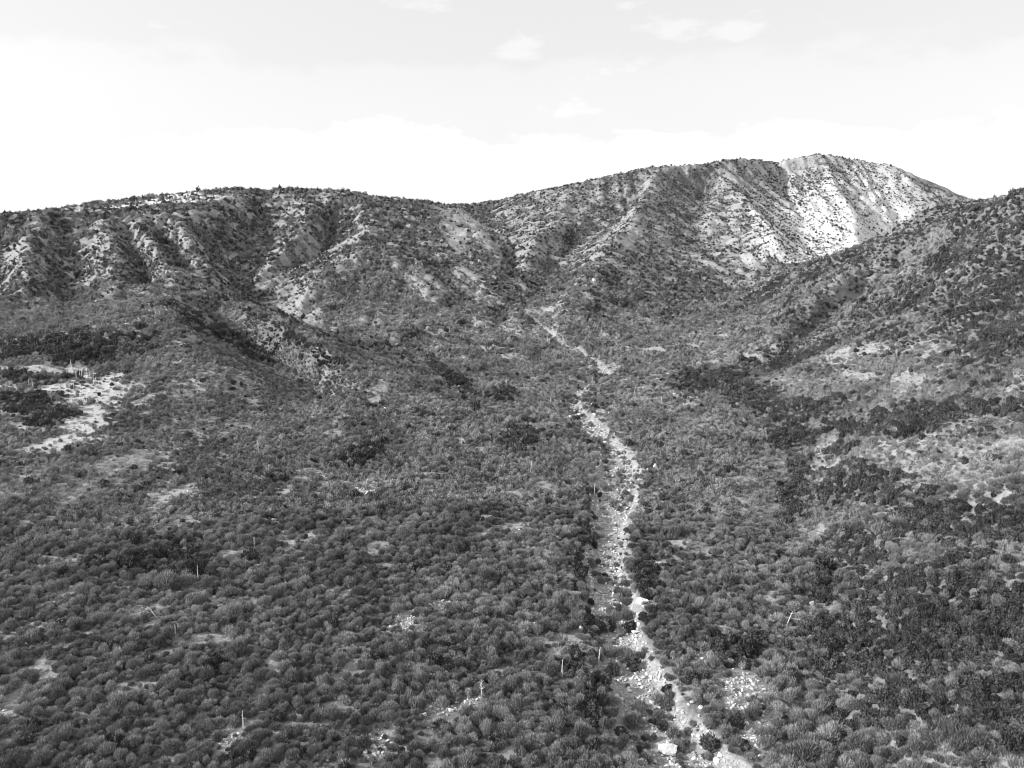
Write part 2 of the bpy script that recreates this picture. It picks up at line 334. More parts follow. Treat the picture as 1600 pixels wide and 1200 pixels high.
# ------------------------------------------------------------------ materials (black and white photograph: greys)
def mat(name):
    m = bpy.data.materials.new(name); m.use_nodes = True; t = m.node_tree; t.nodes.clear(); return m, t
def finish(t, col, rough=.9, spec=.15, normal=None, transl=0):
    b = t.nodes.new('ShaderNodeBsdfPrincipled'); b.inputs['Roughness'].default_value = rough; b.inputs['Specular IOR Level'].default_value = spec
    t.links.new(col, b.inputs['Base Color'])
    if normal is not None: t.links.new(normal, b.inputs['Normal'])
    o = t.nodes.new('ShaderNodeOutputMaterial'); s = b.outputs[0]
    if transl:
        tr = t.nodes.new('ShaderNodeBsdfTranslucent'); t.links.new(col, tr.inputs[0]); mxs = t.nodes.new('ShaderNodeMixShader'); mxs.inputs[0].default_value = transl
        t.links.new(s, mxs.inputs[1]); t.links.new(tr.outputs[0], mxs.inputs[2]); s = mxs.outputs[0]
    t.links.new(s, o.inputs[0])
def ramp(t, src, lo, hi, a=0., b=1.):
    n = t.nodes.new('ShaderNodeMapRange'); n.inputs[1].default_value = a; n.inputs[2].default_value = b; n.inputs[3].default_value = lo; n.inputs[4].default_value = hi
    t.links.new(src, n.inputs[0]); return n.outputs[0]
def math2(t, op, a, b):
    n = t.nodes.new('ShaderNodeMath'); n.operation = op
    for i, s in enumerate((a, b)):
        if isinstance(s, (int, float)): n.inputs[i].default_value = s
        else: t.links.new(s, n.inputs[i])
    return n.outputs[0]
def noise(t, scale, detail=4, vec=None, rough=.6):
    n = t.nodes.new('ShaderNodeTexNoise'); n.inputs['Scale'].default_value = scale; n.inputs['Detail'].default_value = detail; n.inputs['Roughness'].default_value = rough
    if vec is None: vec = t.nodes.new('ShaderNodeTexCoord').outputs['Object']
    t.links.new(vec, n.inputs[0]); return n.outputs[0]

def foliage_mat(name, lo, hi):
    m, t = mat(name); oi = t.nodes.new('ShaderNodeObjectInfo'); ge = t.nodes.new('ShaderNodeNewGeometry')
    c = ramp(t, oi.outputs['Random'], lo, hi)
    c = math2(t, 'MULTIPLY', c, ramp(t, noise(t, .06, 4, ge.outputs['Position']), .62, 1.4, .32, .68))
    c = math2(t, 'MULTIPLY', c, ramp(t, noise(t, 4.5, 3, ge.outputs['Position'], .7), .45, 1.6, .32, .68))
    finish(t, c, .75, .2, transl=.08); return m
M_FOL = foliage_mat('grey_foliage', .165, .35)
M_SAGE = foliage_mat('pale_sage_foliage', .24, .38)
M_OAK = foliage_mat('dark_foliage', .055, .11)
M_PALE = foliage_mat('dry_grass_blades', .30, .46)
def stem_mat(name, c0, c1):
    m, t = mat(name); c = ramp(t, noise(t, 9, 4), c0, c1, .3, .7); finish(t, c, .85); return m
M_STEM = stem_mat('brown_bark', .08, .16); M_STALK = stem_mat('bleached_stalk', .55, .85); M_YUC = stem_mat('yucca_leaf', .22, .4)

def rock_mat():
    m, t = mat('pale_granite'); oi = t.nodes.new('ShaderNodeObjectInfo'); ge = t.nodes.new('ShaderNodeNewGeometry')
    c = ramp(t, oi.outputs['Random'], .30, .80)
    n = noise(t, 3.5, 6, ge.outputs['Position']); c = math2(t, 'MULTIPLY', c, ramp(t, n, .7, 1.2, .3, .7))
    n2 = noise(t, 22, 2, ge.outputs['Position']); c = math2(t, 'MULTIPLY', c, ramp(t, n2, .8, 1.12, .35, .65))
    bp = t.nodes.new('ShaderNodeBump'); bp.inputs['Strength'].default_value = .5; bp.inputs['Distance'].default_value = .08; t.links.new(n, bp.inputs['Height'])
    finish(t, c, .85, .2, bp.outputs[0]); return m
M_ROCK = rock_mat()

def ground_mat():
    m, t = mat('stony_ground'); ge = t.nodes.new('ShaderNodeNewGeometry'); P = ge.outputs['Position']
    at = t.nodes.new('ShaderNodeAttribute'); at.attribute_name = 'soil'; sp = t.nodes.new('ShaderNodeSeparateColor'); t.links.new(at.outputs['Color'], sp.inputs[0])
    litter = ramp(t, noise(t, .9, 6, P, .7), .07, .22, .35, .65)
    soil = ramp(t, noise(t, .35, 6, P), .23, .40, .3, .7)
    soil = math2(t, 'MULTIPLY', soil, ramp(t, noise(t, 2.6, 7, P, .75), .55, 1.35, .36, .64))
    pale = ramp(t, noise(t, .5, 7, P, .72), .50, .78, .34, .66)  # bleached earth of the clearing, also the painted sunlight on far slopes
    grass = ramp(t, noise(t, 1.6, 6, P, .7), .20, .44, .32, .68)
    brk = ramp(t, noise(t, .55, 5, P), -.35, .35, .35, .65)
    def mixf(f, a, b):
        n = t.nodes.new('ShaderNodeMix'); n.data_type = 'FLOAT'; n.clamp_factor = True
        t.links.new(f, n.inputs[0]); t.links.new(a, n.inputs[2]); t.links.new(b, n.inputs[3]); return n.outputs[0]
    f = math2(t, 'ADD', sp.outputs[0], math2(t, 'MULTIPLY', brk, .6))
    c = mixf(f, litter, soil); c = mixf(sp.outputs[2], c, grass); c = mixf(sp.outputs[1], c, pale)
    bp = t.nodes.new('ShaderNodeBump'); bp.inputs['Strength'].default_value = .7; bp.inputs['Distance'].default_value = .35; t.links.new(noise(t, 1.3, 6, P), bp.inputs['Height'])
    finish(t, c, .95, .1, bp.outputs[0]); return m
M_GROUND = ground_mat()

# ------------------------------------------------------------------ the land as one sheet
def build_ground():
    th = np.concatenate([np.linspace(-180, -46, 30)[:-1], np.linspace(-46, 46, 900), np.linspace(46, 180, 30)[1:-1]]) * math.pi / 180
    rr = np.concatenate([np.linspace(2, 48, 24)[:-1], np.geomspace(48, 1000, 760)[:-1], np.geomspace(1000, 9000, 40)])
    T, Rr = np.meshgrid(th, rr, indexing='ij'); x = Rr * np.sin(T); y = Rr * np.cos(T)
    z = np.empty_like(x); soil = np.zeros(x.shape + (4,)); soil[..., 3] = 1
    for i in range(0, len(th), 60):
        xs, ys = x[i:i + 60], y[i:i + 60]; z[i:i + 60] = height(xs, ys)
        d, dk = density(xs, ys); cq = creek_q(xs, ys); r = np.hypot(xs, ys)
        bare = np.clip(np.maximum(np.maximum(1.15 - d * 1.05, inside(BARE, xs, ys)), inside(CLEAR, xs, ys, .4, .9)), 0, 1)
        bare = np.maximum(bare, (.45 + .5 * fbm(xs, ys, 2.5, 2, 2)) * (1 - sstep(.7, 1.3, cq)) * (r < 480))
        soil[i:i + 60, :, 0] = bare
        pale_sun = np.maximum(np.maximum(1.0 * inside(PAINTED_SUN, xs, ys, 1.0, .3) * (ys > 540), (.4 * inside(CLEAR, xs, ys, .4, .9))), .9 * inside(PAINTED_SUN2, xs, ys, .6) * (r > 600))  # pale earth of the clearing, plus far sunlight painted into the ground
        soil[i:i + 60, :, 1] = pale_sun; soil[i:i + 60, :, 2] = inside(GRASS, xs, ys, .5) * .8
    n, m = x.shape; v = np.stack([x, y, z], -1).reshape(-1, 3)
    a = (np.arange(n)[:, None] * m + np.arange(m - 1)[None, :]); b = np.roll(a, -1, axis=0)
    f = np.stack([a, a + 1, b + 1, b], -1).reshape(-1, 4)
    c0 = len(v); v = np.vstack([v, [[0, 0, float(height(0., 0.))]]])
    me = bpy.data.meshes.new('ground'); nv = len(v); nf = len(f); tri = np.stack([np.arange(n) * m, np.roll(np.arange(n) * m, -1), np.full(n, c0)], -1)
    me.vertices.add(nv); me.vertices.foreach_set('co', v.ravel())
    li = np.concatenate([f.ravel(), tri.ravel()]).astype(np.int32); me.loops.add(len(li)); me.loops.foreach_set('vertex_index', li)
    st = np.concatenate([np.arange(nf) * 4, nf * 4 + np.arange(n) * 3]).astype(np.int32); tot = np.concatenate([np.full(nf, 4), np.full(n, 3)]).astype(np.int32)
    me.polygons.add(len(st)); me.polygons.foreach_set('loop_start', st); me.polygons.foreach_set('loop_total', tot); me.polygons.foreach_set('use_smooth', np.ones(len(st), bool))
    me.update(calc_edges=True); me.validate()
    ca = me.color_attributes.new('soil', 'FLOAT_COLOR', 'POINT'); ca.data.foreach_set('color', np.vstack([soil.reshape(-1, 4), [[0, 0, 0, 1]]]).ravel())
    me.materials.append(M_GROUND); o = bpy.data.objects.new('ground', me); COL.objects.link(o); o['kind'] = 'structure'
build_ground()

# ------------------------------------------------------------------ shrub, rock and stalk meshes
def mesh_from(name, V, F, m, smooth=False):
    me = bpy.data.meshes.new(name); me.from_pydata([tuple(p) for p in V], [], F); me.materials.append(m)
    if smooth: me.polygons.foreach_set('use_smooth', [True] * len(me.polygons))
    me.update(); return me
import bmesh
def ico(sub):
    bm = bmesh.new(); bmesh.ops.create_icosphere(bm, subdivisions=sub, radius=1); V = np.array([v.co[:] for v in bm.verts]); F = [[v.index for v in f.verts] for f in bm.faces]; bm.free(); return V, F
ICO1, ICO2, ICO3 = ico(1), ico(2), ico(3)

def shrub_mesh(name, m, seed, lobes, blades, bl, bwid, flat=1.0, up=.55, core=.74):
    rg = random.Random(seed); V = []; F = []; cs = []
    for i in range(lobes):
        a = 2 * math.pi * i / max(1, lobes - 1) + rg.uniform(-.5, .5); q = 0 if i == 0 else rg.uniform(.38, .68)
        r = rg.uniform(.34, .5) if i else .52
        cs.append((Vector((q * math.cos(a), q * math.sin(a), (rg.uniform(.3, .62) if i else .68) * flat)), r))
    for c, r in cs:
        o = len(V)
        for p in ICO1[0]:
            k = core * r * rg.uniform(.75, 1.15); V.append((c.x + p[0] * k, c.y + p[1] * k, max(-.15, c.z + p[2] * k * flat * (1.0 if p[2] > 0 else 1.7))))
        F += [[o + j for j in f] for f in ICO1[1]]
        for _ in range(blades):
            z = rg.uniform(-.35, 1); a = rg.uniform(0, 2 * math.pi); h = math.sqrt(max(0, 1 - z * z)); d = Vector((h * math.cos(a), h * math.sin(a), z))
            b = c + Vector((d.x, d.y, d.z * flat)) * r * rg.uniform(.55, .9)
            if b.z < .02: continue
            g = (d + Vector((rg.uniform(-.4, .4), rg.uniform(-.4, .4), up + rg.uniform(-.2, .3)))).normalized(); l = bl * rg.uniform(.6, 1.35)
            s = g.cross(Vector((rg.uniform(-1, 1), rg.uniform(-1, 1), rg.uniform(-1, 1)))).normalized() * bwid * rg.uniform(.6, 1.3)
            o = len(V); mid = b + g * l * .55
            V += [b[:], (mid + s)[:], (b + g * l)[:], (mid - s)[:]]; F.append([o, o + 1, o + 2, o + 3])
    return mesh_from(name, V, F, m), cs
def tube(V, F, p, q, r0, r1, n=5):
    p = Vector(p); q = Vector(q); d = (q - p).normalized(); a = d.orthogonal().normalized(); b = d.cross(a); o = len(V)
    for c, r in ((p, r0), (q, r1)):
        for i in range(n):
            t = 2 * math.pi * i / n; V.append((c + a * math.cos(t) * r + b * math.sin(t) * r)[:])
    for i in range(n): F.append([o + i, o + (i + 1) % n, o + n + (i + 1) % n, o + n + i])
    F.append([o + n + i for i in range(n)])
def stem_mesh(name, cs):
    V = []; F = []
    for c, r in cs: tube(V, F, (c.x * .12, c.y * .12, -.25), (c.x, c.y, c.z), .05, .02)
    return mesh_from(name, V, F, M_STEM)
def grass_mesh(name, seed, n=70):
    rg = random.Random(seed); V = []; F = []
    for _ in range(n):
        a = rg.uniform(0, 6.28); q = rg.uniform(0, .6) ** .8; b = Vector((q * math.cos(a), q * math.sin(a), -.05)); g = Vector((rg.uniform(-.45, .45) + b.x * .5, rg.uniform(-.45, .45) + b.y * .5, 1)).normalized(); l = rg.uniform(.35, .8)
        s = g.cross(Vector((rg.uniform(-1, 1), rg.uniform(-1, 1), 0.1))).normalized() * .045; o = len(V); V += [(b - s)[:], (b + s)[:], (b + g * l)[:]]; F.append([o, o + 1, o + 2])
    return mesh_from(name, V, F, M_PALE)
def rock_mesh(name, seed, base=ICO2, flat=.7):
    rg = np.random.RandomState(seed); V = base[0].copy()
    for _ in range(13):                                                  # flat facets knocked off a ball
        n = rg.normal(size=3); n /= np.linalg.norm(n); d = V @ n; k = rg.uniform(.42, .8); V = V - np.outer(np.maximum(0, d - k) * .95, n)
    rough = .12 if base is ICO2 else .30                                # big boulders are knobbly and cracked
    n1 = vnoise(V[:, 0] * 2.5 + seed, V[:, 1] * 2.5 + V[:, 2] * 2, seed) - .5; n2 = vnoise(V[:, 0] * 6 + V[:, 2] * 4 + seed, V[:, 1] * 6 - V[:, 2] * 3, seed + 1) - .5
    V = V * (1 + rough * n1 + rough * .6 * n2)[:, None]
    V = V * np.array([1.0, rg.uniform(.7, .95), flat * rg.uniform(.8, 1.15)])
    return mesh_from(name, V, base[1], M_ROCK, False)

NEAR = [shrub_mesh('shrub_foliage', M_FOL, 10 + i, 5 + i % 4, 170, .64, .030, 1.0, 1.25, .56) for i in range(6)]
NEARO = [shrub_mesh('oak_foliage', M_OAK, 40 + i, 8, 70, .26, .075, 1.1, .25, .84) for i in range(5)]
MID = [shrub_mesh('shrub_mid', M_FOL, 70 + i, 5, 34, .46, .085)[0] for i in range(6)]
MIDO = [shrub_mesh('oak_mid', M_OAK, 90 + i, 6, 30, .3, .11, 1.1, .25, .84)[0] for i in range(4)]
FAR = [shrub_mesh('shrub_far', M_FOL, 110 + i, 3, 16, .5, .14)[0] for i in range(5)]
FARO = [shrub_mesh('oak_far', M_OAK, 130 + i, 4, 12, .35, .16, 1.0, .25, .86)[0] for i in range(3)]
NEARS = [shrub_mesh('sage_foliage', M_SAGE, 160 + i, 5, 80, .5, .032, .9, 1.2, .6) for i in range(4)]
MIDS = [shrub_mesh('sage_mid', M_SAGE, 170 + i, 4, 28, .5, .07, .9, 1.1, .62)[0] for i in range(3)]; FARS = [shrub_mesh('sage_far', M_SAGE, 180 + i, 3, 14, .5, .13, .9, 1., .7)[0] for i in range(3)]
GRS = [grass_mesh('grass_tuft', 150 + i) for i in range(4)]
PROTO = bpy.data.collections.new('plant_shapes'); ORDER = {}
def proto(coll, group, meshes):
    for me in meshes:
        o = bpy.data.objects.new('shape_%03d' % len(coll.objects), me); ORDER.setdefault(group, []).append(len(coll.objects)); coll.objects.link(o)
proto(PROTO, 'near', [m for m, c in NEAR]); proto(PROTO, 'nearo', [m for m, c in NEARO]); proto(PROTO, 'mid', MID); proto(PROTO, 'mido', MIDO); proto(PROTO, 'far', FAR); proto(PROTO, 'faro', FARO); proto(PROTO, 'grass', GRS); proto(PROTO, 'nears', [m for m, c in NEARS]); proto(PROTO, 'mids', MIDS); proto(PROTO, 'fars', FARS)
ROCKS = [rock_mesh('rock', 200 + i) for i in range(7)]; BOULD = [rock_mesh('boulder_mesh', 230 + i, ICO3, .8) for i in range(8)]
RPROTO = bpy.data.collections.new('stone_shapes'); proto(RPROTO, 'rock', ROCKS)

def scatter(name, coll, P, idx, scl, rot, label, cat):
    me = bpy.data.meshes.new(name); me.vertices.add(len(P)); me.vertices.foreach_set('co', np.asarray(P, np.float32).ravel())
    a = me.attributes.new('idx', 'INT', 'POINT'); a.data.foreach_set('value', np.asarray(idx, np.int32))
    a = me.attributes.new('scl', 'FLOAT_VECTOR', 'POINT'); a.data.foreach_set('vector', np.asarray(scl, np.float32).ravel())
    a = me.attributes.new('rot', 'FLOAT_VECTOR', 'POINT'); a.data.foreach_set('vector', np.asarray(rot, np.float32).ravel())
    o = bpy.data.objects.new(name, me); COL.objects.link(o); o['kind'] = 'stuff'; o['label'] = label; o['category'] = cat
    g = bpy.data.node_groups.new(name, 'GeometryNodeTree'); g.interface.new_socket('Geometry', in_out='INPUT', socket_type='NodeSocketGeometry'); g.interface.new_socket('Geometry', in_out='OUTPUT', socket_type='NodeSocketGeometry')
    n = g.nodes.new; gi = n('NodeGroupInput'); go = n('NodeGroupOutput'); ip = n('GeometryNodeInstanceOnPoints'); ci = n('GeometryNodeCollectionInfo')
    ci.inputs['Collection'].default_value = coll; ci.inputs['Separate Children'].default_value = True; ci.inputs['Reset Children'].default_value = True
    def attr(nm, ty):
        q = n('GeometryNodeInputNamedAttribute'); q.data_type = ty; q.inputs['Name'].default_value = nm; return [s for s in q.outputs if s.enabled and s.name == 'Attribute'][0]
    g.links.new(gi.outputs[0], ip.inputs['Points']); g.links.new(ci.outputs[0], ip.inputs['Instance']); ip.inputs['Pick Instance'].default_value = True
    g.links.new(attr('idx', 'INT'), ip.inputs['Instance Index']); g.links.new(attr('rot', 'FLOAT_VECTOR'), ip.inputs['Rotation']); g.links.new(attr('scl', 'FLOAT_VECTOR'), ip.inputs['Scale'])
    g.links.new(ip.outputs[0], go.inputs[0]); md = o.modifiers.new('scatter', 'NODES'); md.node_group = g
    return o

# ------------------------------------------------------------------ where the brush grows
def jitter(r0, r1, cell, ang):
    n = int(2 * r1 / cell); xs = np.arange(-n // 2, n // 2) * cell; ys = np.arange(int(r1 / cell) + 1) * cell
    X, Y = np.meshgrid(xs, ys, indexing='ij'); X = X + (np.arange(X.shape[1])[None, :] % 2) * cell / 2
    X = X + RS.uniform(-.42, .42, X.shape) * cell; Y = Y + RS.uniform(-.42, .42, X.shape) * cell
    r = np.hypot(X, Y); k = (r >= r0) & (r < r1) & (np.abs(np.arctan2(X, Y)) < ang)
    return X[k], Y[k]
def project(x, y, z):
    dz = z - CAM_Z; f = y * CP - dz * SP; up = y * SP + dz * CP
    return 800 + FOC * x / f, 600 - FOC * up / f, f
def visible(x, y, z, n=70):
    ok = np.ones(len(x), bool)
    for t in np.linspace(.25, .985, n):
        ok &= CAM_Z + (z - CAM_Z) * t > grid_h(x * t, y * t) - 1.0
    return ok

BL = [
 (1042,1180,30,'largest smooth grey boulder at the bottom end of the dry creek, left bank',.7),
 (1173,1147,13,'round white boulder below the gravel patch right of the creek',1),(1178,1156,8,'small pale boulder touching the round white one below the gravel patch',1),
 (1003,943,17,'pale angular boulder on the right bank of the creek beneath a dark bush',.9),(1028,884,11,'bright white boulder alone in brush right of the creek',1),
 (924,868,13,'bright white boulder on the left edge of the creek below the long flat one',1),(935,827,16,'long flat pale boulder lying in the creek bed',.6),(950,856,11,'pale boulder in the middle of the creek just below the long flat one',.8),
 (934,797,9,'upright pale boulder on the left creek edge beneath a thin stalk',1.6),(1024,731,9,'white boulder standing alone in brush right of the upper creek',1),
 (1030,1063,9,'upright white boulder on the right creek bank beside a black bush',1.6),(1081,1100,10,'flat white boulder at the head of the bank right of the creek',.7),(1095,1107,10,'wedge shaped white boulder beside the flat white one right of the creek',.9),
 (1066,1117,8,'pale boulder on the edge of the gravel below two white boulders',.9),(1007,1127,10,'upright grey boulder on the left edge of the gravel bed near the bottom',1.2),(985,1095,9,'rounded grey boulder on the left side of the gravel bed',.9),
 (994,992,15,'long grey slab leaning on the right bank under a dark bush',.5),(907,984,9,'pale upright boulder on the brushy left bank of the creek',1.3),
 (297,761,10,'white round boulder on the left slope above a stony scar',1),(428,814,8,'small white boulder in brush on the left slope',.8),(705,1112,11,'pale egg shaped boulder among stones left of the hooked stalk',1.0),
 (664,1118,9,'pale flat boulder at the left end of the stone cluster',.7),(686,1119,7,'small pale boulder between two others in the stone cluster',.9),(601,640,6,'white boulder on the low spur left of the valley floor',1),(717,606,9,'pale boulder beside dark bushes in the gully at the valley head',.7),
 (614,536,13,'broad cracked white outcrop at the foot of the left mountain',.9),(720,371,6,'round white boulder high on the right shoulder of the left mountain',1),(749,409,6,'white boulder midway on the left mountain above the stony scree',1),(740,412,5,'smaller white boulder just left of its neighbour above the scree',1),
 (776,434,4,'white boulder low on the left mountain near the creek mouth',1),(928,440,7,'white outcrop on the crest of the dark spur above the creek mouth',1.6),(1515,414,7,'pale boulder on the upper right hill',.9),(1192,912,5,'white stone right of the creek in brush',1),
 (980,545,9,'flat pale rock in the side creek at the foot of the dark spur',.6),(519,518,8,'white rock at the lower end of the bare scar',.7),(1150,1012,7,'round grey boulder on top of the dark bush mound right of the creek',1),(1268,945,12,'flat pale rock at the left edge of the dark right slope',.6),(1187,1186,12,'pale boulder near the bottom edge right of the creek',.9),(1118,1192,12,'pale rounded boulder in the gravel at the bottom edge',.8),
 (1125,1186,9,'pale boulder close behind another in the gravel at the bottom edge',.9)]
YL = [
 (381,1148,29,'tallest bleached yucca stalk above a gravel patch near the bottom left',.02),(310,907,19,'bright white yucca stalk with a pale base in brush on the left',.05),(753,1093,20,'white yucca stalk with a hooked top beside a stone cluster',-.03,None,True),
 (275,997,16,'thin pale stalk in brush below a leaning one at left',.04),(247,965,14,'thin stalk leaning left over a stony streak',-.7),(1228,980,20,'pale leaning stalk with forked branches right of the creek',.25,None,True),(398,855,10,'short thin stalk in the left brush above the white stalk',0),
 (878,1058,22,'grey yucca stalk left of the creek near the bottom',.03),(935,1042,26,'grey stalk on the left edge of the creek gravel',.06),(929,776,16,'thin pale stalk beside the left bank of the upper creek',.02),(404,705,13,'pair of short pale stalks on the left slope',-.02,None,True),
 (722,697,11,'pale stalk standing on a small bare spot in mid valley',0),(829,738,14,'thin forked stalk left of the creek bend',.1,None,True),(925,600,10,'small stalk above the braided creek',0),(860,630,10,'small stalk left of the braided creek',.08),
 (819,607,9,'pale stalk near the dark bush in mid valley',0),(792,600,8,'thin grey stalk on the valley floor left of the creek head',0),(855,535,9,'forked stalk at the foot of the dark spur',.1,None,True),(752,590,8,'short thin stalk on the fan below the gully',0),(992,615,12,'thin stalk right of the braided creek',0),(1033,630,8,'short stalk in brush right of the upper creek',0),(703,523,8,'pale stalk near the top of the fan',0),(940,520,8,'small stalk beneath the dark spur',0),(1187,560,7,'small pale stalk at the foot of the right hill',0)]
KEEP = []
for u, v, px in [q[:3] for q in BL] + [(q[0], q[1], 6) for q in YL]:
    c = cast(u, v); f = c[1] * CP - (c[2] - CAM_Z) * SP; KEEP.append((c[0], c[1], max(.25, px * f / FOC / 2)))
def free(x, y, rad):
    ok = np.ones(len(x), bool)
    for a, b, q in KEEP:
        r = math.hypot(a, b); d = np.minimum(np.hypot(x - a, y - b), np.hypot(x - a * (1 - 1.3 / r), y - b * (1 - 1.3 / r)))
        ok &= d > q + rad * .85
    return ok

GP = []   # x, y, z, radius, kind (0 shrub, 1 oak), cell
for r0, r1, cell, s0, s1 in ((48, 300, .86, .34, .78), (300, 520, 1.15, .42, 1.0), (520, 960, 1.5, .55, 1.35)):
    x, y = jitter(r0, r1, cell, R(41)); d, dk = density(x, y); z = height(x, y)
    size = RS.uniform(0, 1, len(x)) ** 2 * (s1 - s0) + s0
    k = RS.uniform(0, 1, len(x)) < d
    oak = (RS.uniform(0, 1, len(x)) < np.where(dk > .25, .15 + .65 * dk, .03 + .25 * sstep(380, 480, np.hypot(x, y)))).astype(float)
    sage = (oak == 0) & (RS.uniform(0, 1, len(x)) < .05 + .5 * sstep(.52, .66, fbm(x, y, 18, 3, 5))); oak = np.where(sage, 2., oak)
    size = size * (1 - .3 * sstep(-60, 30, x) * (r0 > 500)); k &= visible(x, y, z + 2)
    size = size * np.where(oak == 1, 1.3, np.where(oak == 2, .85, 1)) * (.85 + .35 * fbm(x, y, 30, 2, 7)) * np.where(RS.uniform(0, 1, len(x)) < .03, 1.5, 1)
    GP.append(np.stack([x, y, z, size, oak, np.full(len(x), r0)], -1)[k])
x, y = jitter(48, 480, 1.25, R(41)); d, dk = density(x, y); z = height(x, y)          # small plants on the open ground
k = (RS.uniform(0, 1, len(x)) < np.clip(.62 - .7 * d, 0, .2) * 2.4 * sstep(.42, .62, fbm(x, y, 6, 2, 3)) * (1 - .8 * inside(CLEAR, x, y))) & visible(x, y, z + 1)
GP.append(np.stack([x, y, z, (.18 + .7 * RS.uniform(0, 1, len(x)) ** 2), (RS.uniform(0, 1, len(x)) < .10) * 1., np.full(len(x), 48)], -1)[k])
GP = np.vstack(GP); GP = GP[free(GP[:, 0], GP[:, 1], GP[:, 3])]; U, V_, F_ = project(GP[:, 0], GP[:, 1], GP[:, 2])
infr = (U > 0) & (U < 1600) & (V_ > 0) & (V_ < 1205)
order = np.argsort(F_)
single = {0: [i for i in order if infr[i] and GP[i, 4] == 0][:300], 1: [i for i in order if infr[i] and GP[i, 4] == 1][:300], 2: [i for i in order if infr[i] and GP[i, 4] == 2][:300]}
taken = np.zeros(len(GP), bool); taken[single[0]] = True; taken[single[1]] = True; taken[single[2]] = True
rest = GP[~taken]; rr_ = np.hypot(rest[:, 0], rest[:, 1]); n = len(rest); rnd = RS.randint(0, 1000, n)
idx = np.zeros(n, int)
for i in range(n):
    lod = 'near' if rr_[i] < 150 else 'mid' if rr_[i] < 300 else 'far'
    g = ORDER[lod + ('', 'o', 's')[int(rest[i, 4])]]; idx[i] = g[rnd[i] % len(g)]
scl = rest[:, 3:4] * np.stack([RS.uniform(.7, 1.35, n), RS.uniform(.7, 1.35, n), RS.uniform(.8, 1.7, n)], -1)
rot = np.stack([RS.uniform(-.12, .12, n), RS.uniform(-.12, .12, n), RS.uniform(0, 6.28, n)], -1)
scatter('chaparral_brush', PROTO, rest[:, :3] - [0, 0, .1], idx, scl, rot, 'grey chaparral brush covering the valley floor and hillsides', 'brush')

x, y = jitter(48, 300, .62, R(41)); g = inside(GRASS, x, y, .5); d, dk = density(x, y); z = height(x, y)
k = (RS.uniform(0, 1, len(x)) < np.maximum(g * .6, .10 * (d < .75))) & (creek_q(x, y) > 1.2); x, y, z = x[k], y[k], z[k]; n = len(x)
scatter('dry_grass', PROTO, np.stack([x, y, z], -1), np.array(ORDER['grass'])[RS.randint(0, 4, n)], np.stack([RS.uniform(.45, .95, n)] * 3, -1), np.stack([np.zeros(n), np.zeros(n), RS.uniform(0, 6.28, n)], -1), 'pale dry grass between the shrubs', 'grass')

def tag(o, label, cat, group=None):
    o['label'] = label; o['category'] = cat
    if group: o['group'] = group
def thing(name, loc, label, cat, group=None, rz=0):
    o = bpy.data.objects.new(name, None); o.location = loc; o.rotation_euler = (0, 0, rz); o.empty_display_size = .3; COL.objects.link(o); tag(o, label, cat, group); return o
def child(name, me, par):
    o = bpy.data.objects.new(name, me); COL.objects.link(o); o.parent = par; return o

STEMS = [stem_mesh('shrub_stem', c) for m, c in NEAR]; STEMSO = [stem_mesh('oak_stem', c) for m, c in NEARO]; STEMSS = [stem_mesh('sage_stem', c) for m, c in NEARS]
def zone(u):
    for lim, w_ in ((220, 'at the far left of the bottom edge'), (480, 'along the left part of the bottom edge'), (760, 'along the bottom edge left of centre'), (1040, 'beside the left bank of the dry creek at the bottom edge'), (1260, 'right of the dry creek at the bottom edge'), (1601, 'on the lower right slope at the bottom edge')):
        if u < lim: return w_
for kind, (src, stems, nm, desc, cat) in enumerate(((NEAR, STEMS, 'chaparral_shrub', 'feathery grey shrub', 'shrub'), (NEARO, STEMSO, 'scrub_oak', 'dark rounded bush', 'bush'), (NEARS, STEMSS, 'sage_bush', 'small pale spiky bush', 'sage'))):
    for c, i in enumerate(single[kind]):
        p = GP[i]; j = RS.randint(len(src))
        zz = zone(U[i])
        if kind:
            zz = 'left of the dry creek' if U[i] < 860 else 'along the dry creek' if U[i] < 1090 else 'between the creek and the right slope' if U[i] < 1290 else 'on the dark right slope'
            zz += ', in the lowest quarter' if V_[i] > 900 else ', in the middle distance'
        o = thing(nm, p[:3] - [0, 0, .1], desc + ' ' + zz, cat, cat + 's ' + zz, RS.uniform(0, 6.28)); s = p[3]
        o.scale = (s * RS.uniform(.7, 1.35), s * RS.uniform(.7, 1.35), s * RS.uniform(.8, 1.7))
        child('foliage', src[j][0], o); child('stem', stems[j], o)

# ------------------------------------------------------------------ stones
gx_ = []
x, y = jitter(55, 470, .34, R(41)); cq = creek_q(x, y); gv = inside(GRAVEL, x, y, .3); ba = inside(BARE, x, y)
d0, _ = density(x, y); p = np.maximum((.35 + .6 * sstep(.4, .6, fbm(x, y, 3, 2, 6))) * (1 - sstep(.8, 1.5, cq)), gv * .8); p = np.maximum(p, .22 * inside(MOTTLE, x, y, .6) * (d0 < .6)); p = np.maximum(p, .04 * np.maximum(ba, inside(CLEAR, x, y)) * (np.hypot(x, y) < 350)); p = p * np.where(np.hypot(x, y) > 250, .45, 1)
k = RS.uniform(0, 1, len(x)) < p; x, y = x[k], y[k]; z = height(x, y); n = len(x)
s = .06 + .36 * RS.uniform(0, 1, n) ** 3.2 + .05 * (np.hypot(x, y) > 250)
scatter('creek_gravel', RPROTO, np.stack([x, y, z + s * .2], -1), RS.randint(0, 7, n), np.stack([s * RS.uniform(.8, 1.3, n), s, s * RS.uniform(.7, 1.1, n)], -1), np.stack([RS.uniform(-.4, .4, n), RS.uniform(-.4, .4, n), RS.uniform(0, 6.28, n)], -1), 'pale gravel and cobbles in the dry creek bed and clearings', 'gravel')

